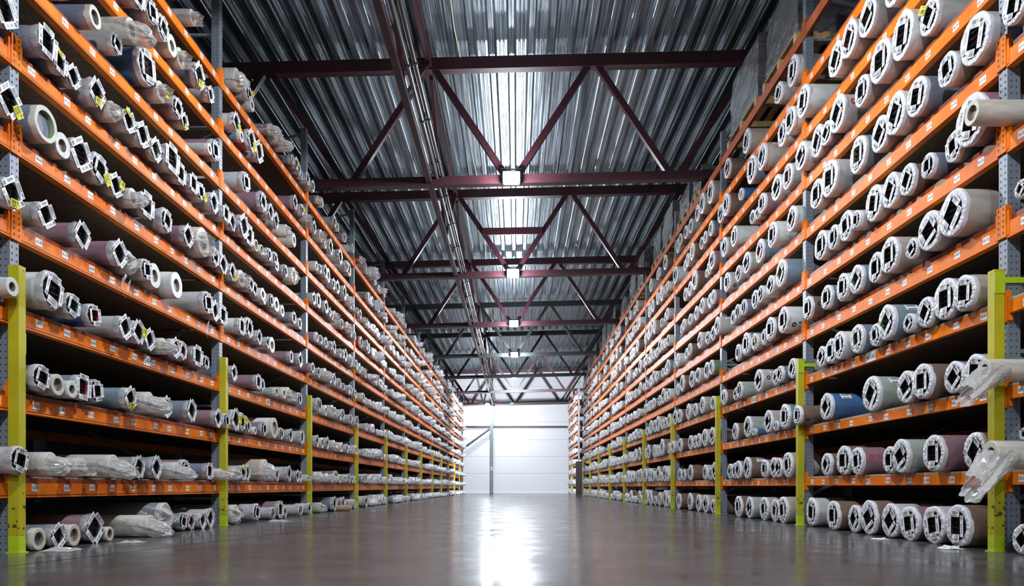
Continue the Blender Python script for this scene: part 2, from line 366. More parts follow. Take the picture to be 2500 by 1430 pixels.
m = MB(); m.bar((-1.99, 54.2, 4.72), (-4.4, 54.2, 2.98), .12, .14, (0,1,0)); tag(m.build('diagonal_brace', M['maroon']), 'sloping maroon brace running down from the column to the rack', 'brace')
m = MB(); m.box(-.47, -.21, 53.40, 53.45, 6.48, 6.60); tag(m.build('exit_sign', M['exit']), 'small green lit exit sign below the last truss', 'sign')

# ------------------------------------------------------------------ racks
P_R, P_L = 3.95, 3.93
def zc(side, k): return (0.452 + 0.6565 * (k-1)) if side == 'R' else (0.41 + 0.657 * (k-1))
def deckz(side, k):
    if k == 0: return 0.0
    return zc(side, k) + (0.18 if side == 'R' else 0.17)
NLEV = {'R': 10, 'L': 9}
XF = {'R': 3.77, 'L': -3.83}
Y0 = {'R': 5.72, 'L': 5.63}
PIT = {'R': P_R, 'L': P_L}
def plate_holes(m, ya, yb, z0):
    yc = (ya + yb) / 2
    for q in range(5): m.box(-.0135, -.0125, yc - .006, yc + .006, z0 + .03 + q * .045, z0 + .05 + q * .045, 2)
_bm = {}
def beam_mesh(kind, L, lab):
    """front beam with hooked end plates; local z = 0 at the plate's foot. kind: box / step / leftstep / top"""
    key = (kind, L, lab)
    if key in _bm: return _bm[key]
    m = MB(); h = L/2 - .05
    if kind == 'box': m.box(0, .05, -h, h, .065, .16, 0)
    elif kind == 'step':
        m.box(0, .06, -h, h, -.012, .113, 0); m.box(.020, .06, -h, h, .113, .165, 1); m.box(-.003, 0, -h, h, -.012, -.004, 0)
    elif kind == 'leftstep':
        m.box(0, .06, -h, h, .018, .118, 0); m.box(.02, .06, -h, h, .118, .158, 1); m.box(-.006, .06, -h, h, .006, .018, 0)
        m.box(-.004, 0, -h, h, .022, .026, 2)
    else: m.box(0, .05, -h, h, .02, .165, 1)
    for s in (-1, 1):
        ya, yb = sorted((s*(h-.004), s*(h+.049))); m.box(-.012, .035, ya, yb, 0, .245, 0); plate_holes(m, ya, yb, 0)
        ya, yb = sorted((s*(h-.03), s*(h+.0))); m.box(-.004, .03, ya, yb, .01, .2, 0)
    if lab:
        rr = random.Random(len(_bm) * 7 + 3); zl = {'box': .112, 'step': .055, 'leftstep': .075, 'top': .1}[kind]
        for i in range(10):
            y = -h + (i + .5) * 2 * h / 10 + rr.uniform(-.06, .06)
            m.box(-.002, 0, y - .036, y + .036, zl - .028, zl + .028, 3)
            m.box(-.003, -.002, y - .024, y + .024, zl - .008, zl + .012, 2)
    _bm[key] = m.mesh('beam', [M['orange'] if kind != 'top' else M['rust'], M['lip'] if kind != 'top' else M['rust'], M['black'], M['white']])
    return _bm[key]
_lm = {}
def loc_label(code):
    if code not in _lm:
        m = MB(); m.box(-.002, 0, -.042, .042, -.029, .029, 0); add_text(m, code, (-.003, 0, 0), (0, -1, 0), (0, 0, 1), .070, .030, 1)
        _lm[code] = m.mesh('location_label', [M['white'], M['black']])
    return _lm[code]
_fm = {}
def frame_mesh(side):
    if side not in _fm:
        m = MB()
        for x in (0.005, 2.30):
            m.box(x, x + .10, -.05, .05, 0, 7.05, 0); m.box(x - .01, x + .12, -.07, .07, 0, .012, 0)
        z = .35; k = 0
        while z < 6.9:
            m.bar((.1, 0, z), (2.3, 0, z), .04, .03); 
            z2 = min(z + 1.15, 6.95); m.bar((.1, 0, z + .05) if k % 2 == 0 else (2.3, 0, z + .05), (2.3, 0, z2) if k % 2 == 0 else (.1, 0, z2), .035, .03)
            z += 1.2; k += 1
        _fm[side] = m.mesh('upright_frame', [M['upright']])
    return _fm[side]
_dm = {}
def deck_mesh(L, x0):
    key = (L, x0)
    if key not in _dm:
        m = MB(); n = 6
        for i in range(n):
            ya = -L/2 + .06 + i * (L - .12) / n; m.box(x0, 2.36, ya + .002, ya + (L - .12) / n - .002, -.02, 0, 0)
            m.box(x0 - .001, x0, ya + .002, ya + (L - .12) / n - .002, -.02, 0, 1)
        _dm[key] = m.mesh('deck', [M['chip'], M['chip_edge']])
    return _dm[key]
_rb = {}
def rear_beam(L):
    if L not in _rb:
        m = MB(); m.box(2.28, 2.34, -L/2 + .05, L/2 - .05, .03, .148); _rb[L] = m.mesh('rear_beam', [M['orange']])
    return _rb[L]
SIDEW = {'R': 'pallet-topped', 'L': 'pipe-side'}
def rack(side, y0, idx, last, first_label, ord_):
    L = PIT[side]
    r = thing('pallet_rack', '%s bay of the %s orange and grey racking row' % (ord_, SIDEW[side]), 'rack', (XF[side], y0 + L/2, 0), 0 if side == 'R' else PI, 'rack bays along the aisle')
    put('upright_frame', frame_mesh(side), r, (0, -L/2 if side == 'R' else L/2, 0))
    if last: put('upright_frame', frame_mesh(side), r, (0, L/2 if side == 'R' else -L/2, 0))
    for k in range(1, NLEV[side] + 1):
        kind = 'leftstep' if side == 'L' else ('top' if k == 10 else ('box' if k <= 3 else 'step'))
        own = first_label and kind != 'top'
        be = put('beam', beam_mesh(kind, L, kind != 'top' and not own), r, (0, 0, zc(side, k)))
        put('rear_beam', rear_beam(L), r, (0, 0, zc(side, k)))
        if own:
            h = L/2 - .05; zl = {'box': .112, 'step': .055, 'leftstep': .078}[kind]; rr = random.Random(k * 31 + idx * 7 + (3 if side == 'R' else 0))
            for i in range(10):
                y = -h + (i + .5) * 2 * h / 10 + rr.uniform(-.05, .05)
                put('location_label', loc_label('%02d-%02d' % (k + 1, 10 - i)), be, (0, y, zl + rr.uniform(-.006, .006))).rotation_euler = (rr.uniform(-.06, .06), 0, 0)
            sg = {('L', 0): ('041', 3), ('R', 0): ('H1-042', 3), ('L', 1): ('043', 3), ('R', 1): ('040', 3)}.get((side, idx))
            if sg and sg[1] == k:
                m = MB(); wq = .075 if len(sg[0]) == 3 else .11
                m.box(-.003, 0, -wq, wq, -.05, .05, 0); add_text(m, sg[0], (-.004, 0, 0), (0, -1, 0), (0, 0, 1), wq * 1.7, .075, 1)
                yy = {('L', 0): -.05, ('R', 0): .15, ('L', 1): .15, ('R', 1): .05}[(side, idx)]
                put('bay_sign', m.mesh('bay_sign', [M['white'], M['black']]), be, (0, yy, zl + .005))
        if kind == 'top':
            put('deck', deck_mesh(L, 1.2), r, (0, 0, zc(side, k) + .15)) if False else None
        else: put('deck', deck_mesh(L, .0 if kind == 'box' else .062), r, (0, 0, deckz(side, k)))
    return r
BAYS = []
for k in range(-1, 12):
    o_ = 'cut-off foremost' if k == -1 else NTH[k]
    rack('L', Y0['L'] + k * P_L, k, k == 11, k in (-1, 0, 1), o_); BAYS.append(('L', k))
for k in list(range(-1, 9)) + [10, 11]:
    o_ = 'cut-off foremost' if k == -1 else NTH[k]
    rack('R', Y0['R'] + k * P_R, k, k in (8, 11), k in (-1, 0, 1), o_); BAYS.append(('R', k))

# yellow guard posts
for side in 'LR':
    for k in range(12):
        if side == 'R' and k == 10: continue
        y = (5.586 + 3.945 * k) if side == 'L' else (5.70 + 3.94 * k)
        x = -3.785 if side == 'L' else 3.708
        if y > 53.9: continue
        p = thing('guard_post', 'yellow steel guard post before the %s rack row, %s from the camera' % (SIDEW[side], NTH[k]), 'post', (x, y, 0), 0 if side == 'R' else PI, 'yellow guard posts')
        m = MB(); w = .04; e = .006
        for (z0, z1, mi) in ((0, .13, 1), (.13, 1.55 if k == 0 else 1.9, 0), (1.55 if k == 0 else 1.9, 2.17, 0)):
            m.box(-w, w, -w, w, z0, z1, mi)
        m.build('post_tube', [M['post'], M['lime']], p)
        m = MB(); m.box(-.055, .055, -.05, .05, 0, .008); m.build('base_plate', M['lime'], p)
        zb = 2.085 if side == 'R' else 1.61
        m = MB(); m.box(w - .0, .19, -.048, -.04, zb - .022, zb + .022); m.box(-w, w, -.046, -.04, zb - .10, zb + .06); m.build('bracket', M['lime'], p)

# dark end panel of the rack block beyond the cross passage
for side, x in (('R', 3.80), ('L', -3.98)):
    m = MB(); m.box(x - .2, x + .2, 44.75 if side == 'R' else 50.3, 44.79 if side == 'R' else 50.34, 0, 2.05 if side == 'R' else 1.3)
    tag(m.build('end_panel', M['panel']), 'dark upright board guarding the %s far rack block' % SIDEW[side], 'panel')

# ------------------------------------------------------------------ rolls
NUMS = ['CL 43800', '22125', '03249', '14510', '35088', '70206', '44406', '69168', '84476', '39214', '70084', '22384', '86176', '12287']
def card(mb_seed, cy, cz, l, w, ang, tilt=0.0, num=None):
    """one printed label card on the end of a roll: centre (cy, cz), length l along direction ang"""
    rr = random.Random(mb_seed); m = MB()
    u = Vector((0, -math.cos(ang), math.sin(ang))); v = Vector((0, math.sin(ang), math.cos(ang))); c = Vector((-.019, cy, .5 + cz))
    nx = Vector((-1, 0, 0))
    def pt(a, q, d=0): return c + u * a + v * q + nx * (d + tilt * q)
    for d, flip in ((0.0, True), (.004, False)):
        m.poly([pt(-l/2, -w/2, d), pt(l/2, -w/2, d), pt(l/2, w/2, d), pt(-l/2, w/2, d)][::-1 if flip else 1], 0)
    q = [(-l/2, -w/2), (l/2, -w/2), (l/2, w/2), (-l/2, w/2)]
    for i in range(4):
        a, b_ = q[i], q[(i+1) % 4]; m.poly([pt(*a, 0), pt(*b_, 0), pt(*b_, .004), pt(*a, .004)], 0)
    d = .005
    def rect(a0, a1, q0, q1): m.poly([pt(a0, q0, d), pt(a1, q0, d), pt(a1, q1, d), pt(a0, q1, d)], 1)
    if num:
        add_text(m, num, (0,0,0), (0,0,0), (0,0,0), l * .62, w * .5, 1, lambda a, b2: pt(a + l * .12, b2 + w * .05, d))
        x = -l * .46
        while x < -l * .28: 
            t_ = rr.uniform(.006, .014) ; rect(x, x + t_, -w * .3, w * .35); x += t_ + .010
    else:
        x = -l * .42
        while x < l * .1:
            t_ = rr.uniform(.006, .018); rect(x, x + t_, -w * .1, w * .38); x += t_ + .012
        for r_ in range(3): rect(-l * .42, -l * .42 + l * rr.uniform(.4, .8), -w * .22 - r_ * w * .1, -w * .18 - r_ * w * .1)
        rect(l * .18, l * .42, w * .05, w * .12); rect(l * .18, l * .40, w * .22, w * .3)
    return m
def wrinkle(seed, amp, ks=(9, 17, 29, 41)):
    rr = random.Random(seed); ph = [(k, rr.uniform(0, 2*PI), rr.uniform(.4, 1)) for k in ks]
    return lambda t: amp * sum(a * math.sin(k * t + p) for k, p, a in ph) / 2
def irregular(seed, amp):
    rr = random.Random(seed); ph = [(k, rr.uniform(0, 2*PI)) for k in (2, 3, 5, 7)]
    return lambda t: 1 + amp * sum(math.sin(k * t + p) for k, p in ph) / 2
def end_film_mb(seed, rin, dome):
    w = wrinkle(seed, .0065, (13, 23, 37, 47)); ir = irregular(seed, .026); m = MB()
    prof = [(.03, .503), (.003, .512), (-.004, .507), (-.006 - dome*.4, .475), (-.007 - dome, .43), (-.006 - dome, .39), (-.004 - dome*.6, rin + .02), (.002, rin)]
    def fn(i, t, x, r):
        k = (0, 0, .15, .7, .9, .8, .4, .1)[i]
        return x + w(t + i * .012) * k, r * (ir(t) if i < 7 else 1) 
    m.rings(prof, 128, 0, fn); return m
def core_mb(seed, r, sq=8):
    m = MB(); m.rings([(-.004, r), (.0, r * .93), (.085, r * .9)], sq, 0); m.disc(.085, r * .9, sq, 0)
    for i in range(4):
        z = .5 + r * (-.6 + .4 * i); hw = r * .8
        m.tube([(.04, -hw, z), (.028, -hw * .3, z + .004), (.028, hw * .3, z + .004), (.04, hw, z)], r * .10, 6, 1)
    return m
def frame_cards(seed, rot, sides, caps_):
    """four cards in a pinwheel: sides = (dist, length, width), caps_ likewise"""
    rr = random.Random(seed); out = []
    for i in range(4):
        dist, l, w = sides if i % 2 == 0 else caps_
        a = rot + i * PI / 2 + rr.uniform(-.07, .07)
        cy, cz = math.cos(a) * dist, math.sin(a) * dist
        ang = math.atan2(math.cos(a), math.sin(a)) + (PI if False else 0)
        out.append(card(seed * 10 + i, cy, cz, l, w * rr.uniform(.9, 1.1), ang, rr.uniform(-.02, .045), NUMS[(seed * 3 + i) % len(NUMS)] if (i % 2 == 0) else None))
    return out
BODYL = 2.25
def body_mesh(r, x0):
    m = MB(); m.rings([(x0, r * .97), (x0 + .02, r), (1.0, r * 1.004), (BODYL, r)], 36, 0); m.disc(BODYL, r, 36, 0); m.disc(x0, r * .97, 36, 0); return m
def wrapper_mesh(seed, r, length, text=None, tcol=1, ring=None):
    rr = random.Random(seed); m = MB(); ph = rr.uniform(0, 6)
    def fn(i, t, x, q):
        return (x + (.07 * math.sin(t + ph) if i == 2 else 0)), q
    m.rings([(.025, r * .985), (.05, r * 1.008), (length, r * 1.006)], 36, 0, fn)
    if text:
        wtxt = text[2]; sg = text[3] if len(text) > 3 else 1
        def ft(a, b2):
            th = b2 * 3.2 / r + text[1]
            return Vector((.15 + wtxt/2 + sg * a, -sg * math.cos(th) * r * 1.014, .5 + math.sin(th) * r * 1.014))
        add_text(m, text[0], (0,0,0), (0,0,0), (0,0,0), wtxt, .16, 1, ft)
        for q in range(10):   # round mark before the word
            t0, t1 = 2*PI*q/10, 2*PI*(q+1)/10
            m.poly([ft(-wtxt/2 - .06 + c * math.cos(t_), c * math.sin(t_)) for c, t_ in ((.014, t0), (.03, t0), (.03, t1), (.014, t1))], 1)
    return m
# --- variants, each a list of (part name, mesh, override key)
def side_sticker(r):
    m = MB()
    th0 = .55
    def ft(x, th): return (x, -math.cos(th) * r * 1.016, .5 + math.sin(th) * r * 1.016)
    for i in range(4):
        a, b_ = th0 + i * .12, th0 + (i+1) * .12
        m.poly([ft(.12, a), ft(.24, a), ft(.24, b_), ft(.12, b_)], 0)
        if i in (0, 2, 3): m.poly([(p[0], .5*0 + p[1] * 1.004, .5 + (p[2]-.5) * 1.004) for p in (ft(.135, a + .03), ft(.225, a + .03), ft(.225, b_ - .03), ft(.135, b_ - .03))], 1)
    return m
VAR = {}
BODY = body_mesh(.5, .03).mesh('carpet_body', [M['carpet']], True)
BODY_S = body_mesh(.43, .02).mesh('carpet_body', [M['carpet']], True)
WRAP = [wrapper_mesh(i, .5, (.32, .45, .26, .6)[i], None).mesh('wrapper', [M['grey'], M['black']], True) for i in range(4)]
WRAP_S = [wrapper_mesh(i + 9, .43, (.5, .8, 1.1)[i], None).mesh('wrapper', [M['grey'], M['black']], True) for i in range(3)]
WRAP_T = wrapper_mesh(20, .5, .62, ('Tarkett', .15, .28)).mesh('wrapper', [M['grey'], M['black']], True)
WRAP_TLOW = wrapper_mesh(21, .5, .62, ('Tarkett', -.55, .28)).mesh('wrapper', [M['beige'], M['black']], True)
WRAP_TTOP = wrapper_mesh(22, .5, .5, ('Tarkett', 1.25, .26)).mesh('wrapper', [M['blue'], M['black']], True)
WRAP_TL = wrapper_mesh(24, .43, .62, ('Tarkett', .3, .28, -1)).mesh('wrapper', [M['grey'], M['black']], True)
WRAP_RED = wrapper_mesh(23, .5, .6, ('синтерос', .25, .34)).mesh('wrapper', [M['grey'], M['redink']], True)
STICK = side_sticker(.5).mesh('side_label', [M['white'], M['black']])
FILMM = [M['endfilm']]
RROT = [0.0, PI/4, .12, PI/4 + .2, -.2, PI/4 - .15, .3, PI/4 + .05]
for i, rot in enumerate(RROT):
    parts = [('end_film', end_film_mb(100 + i, .335, .001 + .003 * (i % 3)).mesh('end_film', FILMM, True), 'film'),
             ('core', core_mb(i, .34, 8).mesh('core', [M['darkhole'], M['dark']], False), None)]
    for q in frame_cards(30 + i, rot, (.255, .51, .13), (.295, .28, .165)): parts.append(('label', q.mesh('label', [M['white'], M['black']]), None))
    VAR['r%d' % i] = parts
LROT = [0.05, PI/4, .25, PI/4 - .2, PI/4 + .15, -.15]
def ring_mb(seed, r, rin):
    w = wrinkle(seed, .0055, (7, 13, 23)); ir = irregular(seed, .05); m = MB()
    m.rings([(.05, r * .98), (.012, r), (-.004, r * .965), (-.008, (r + rin) / 2), (.004, rin)], 72, 0,
            lambda i, t, x, q: (x + w(t) * (0, .3, 1, 1, .4)[i], q * (ir(t) if 0 < i < 3 else 1))); return m
for i, rot in enumerate(LROT):
    big = i % 3 != 2
    parts = [('end_film', ring_mb(200 + i, .46, .33).mesh('end_film', [M['leftfilm']], True), 'film'),
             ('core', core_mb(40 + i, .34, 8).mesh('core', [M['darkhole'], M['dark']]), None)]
    sd, cp = ((.36, .62, .17), (.36, .52, .19)) if big else ((.27, .50, .13), (.29, .36, .17))
    for q in frame_cards(60 + i, rot, sd, cp): parts.append(('label', q.mesh('label', [M['white'], M['black']]), None))
    VAR['f%d' % i] = parts
def open_mb(seed, rin, spiral):
    m = MB(); w = irregular(seed, .012)
    prof = [(.05, .492), (.004, .497)]
    n = 6
    for j in range(n + 1):
        r = .495 - (.495 - rin) * j / n; prof.append((-.004 - .004 * (j % 2), r))
    m.rings(prof, 64, 0, lambda i, t, x, r: (x, r * w(t)))
    m.rings([(-.004, rin * w(0)), (.5, rin), ], 40, 1); m.disc(.5, rin, 40, 1); return m
for i, (rin, mm) in enumerate(((.24, 'tube_in'), (.36, 'tube_green'), (.30, 'tube_in'))):
    VAR['o%d' % i] = [('tube_end', open_mb(300 + i, rin, i).mesh('tube_end', [M['cream'] if i else M['pale'], M[mm]], True), None)]
def bag_mb(seed, length, droop, closed=True):
    rr = random.Random(seed); m = MB(); n = 46; R = 17
    ph = [(k, rr.uniform(0, 6), rr.uniform(-5, 5)) for k in (2, 3, 5, 8, 11)]
    k0 = len(m.v)
    for i in range(R):
        s_ = i / (R - 1); x = .22 - s_ * (length + .22)
        base = .5 * (1 - .10 * s_) if not closed else .5 * (1 - .12 * max(0, s_ - .3) / .7 - .35 * max(0, s_ - .88) / .12)
        am = .34 * min(1, s_ * 1.5)
        if droop > 1: base *= .72 + .75 * math.sin(PI * .62 * s_)
        for j in range(n):
            t = 2*PI*j/n
            q = sum(math.sin(k * t + p + mm * s_) for k, p, mm in ph) / 5
            r = base * (1 + am * q) + rr.uniform(-.022, .018) * (s_ > .1)
            sag = droop * s_ * s_
            m.v.append((x + rr.uniform(-.012, .012) + .05 * am * math.sin(3 * t + ph[0][1]) * s_, r * math.cos(t), max(-.0 - droop, .5 + r * math.sin(t) * (1 - .25 * s_) - sag)))
    for i in range(R - 1):
        for j in range(n): m.f.append((k0+i*n+j, k0+i*n+(j+1)%n, k0+(i+1)*n+(j+1)%n, k0+(i+1)*n+j)); m.m.append(0)
    if closed: m.f.append(tuple(k0 + (R-1)*n + j for j in range(n))); m.m.append(0)
    return m
for i, (ln, dr, cl) in enumerate(((.07, .06, True), (.13, .12, True), (.10, .10, False), (.20, .28, True), (.15, 1.25, False))):
    VAR['b%d' % i] = [('plastic_bag', bag_mb(400 + i, ln, dr, cl).mesh('plastic_bag', [M['clearfilm']], False), None),
                      ('tube_end', open_mb(330 + i, .26, 0).mesh('tube_end', [M['cream'], M['tube_in']], True), None)]
def note_mb(seed):
    rr = random.Random(seed); a = rr.uniform(0, 6); m = card(seed, math.cos(a) * .33, math.sin(a) * .33, .36, .24, a + 1.57, .04, None)
    for i in range(len(m.v)): m.v[i] = (m.v[i][0] - .016, m.v[i][1], m.v[i][2])
    return m
NOTE = [note_mb(500 + i).mesh('yellow_note', [M['yellow_note'], M['black']]) for i in range(5)]
def strip_mb(seed):
    rr = random.Random(seed); m = MB(); y = rr.uniform(-.2, .2); pts = []
    for i in range(8):
        pts.append((-.03 - .02 * math.sin(i), y + rr.uniform(-.06, .06), .05 - i * .16))
    k = len(m.v)
    for i, p in enumerate(pts):
        w = .07 + .05 * math.sin(i * 1.3 + seed); m.v += [(p[0], p[1] - w, p[2]), (p[0] - .01, p[1] + w, p[2] + .02)]
    for i in range(7): m.f.append((k+2*i, k+2*i+1, k+2*i+3, k+2*i+2)); m.m.append(0)
    return m
STRIP = [strip_mb(600 + i).mesh('film_strip', [M['clearfilm']], True) for i in range(3)]

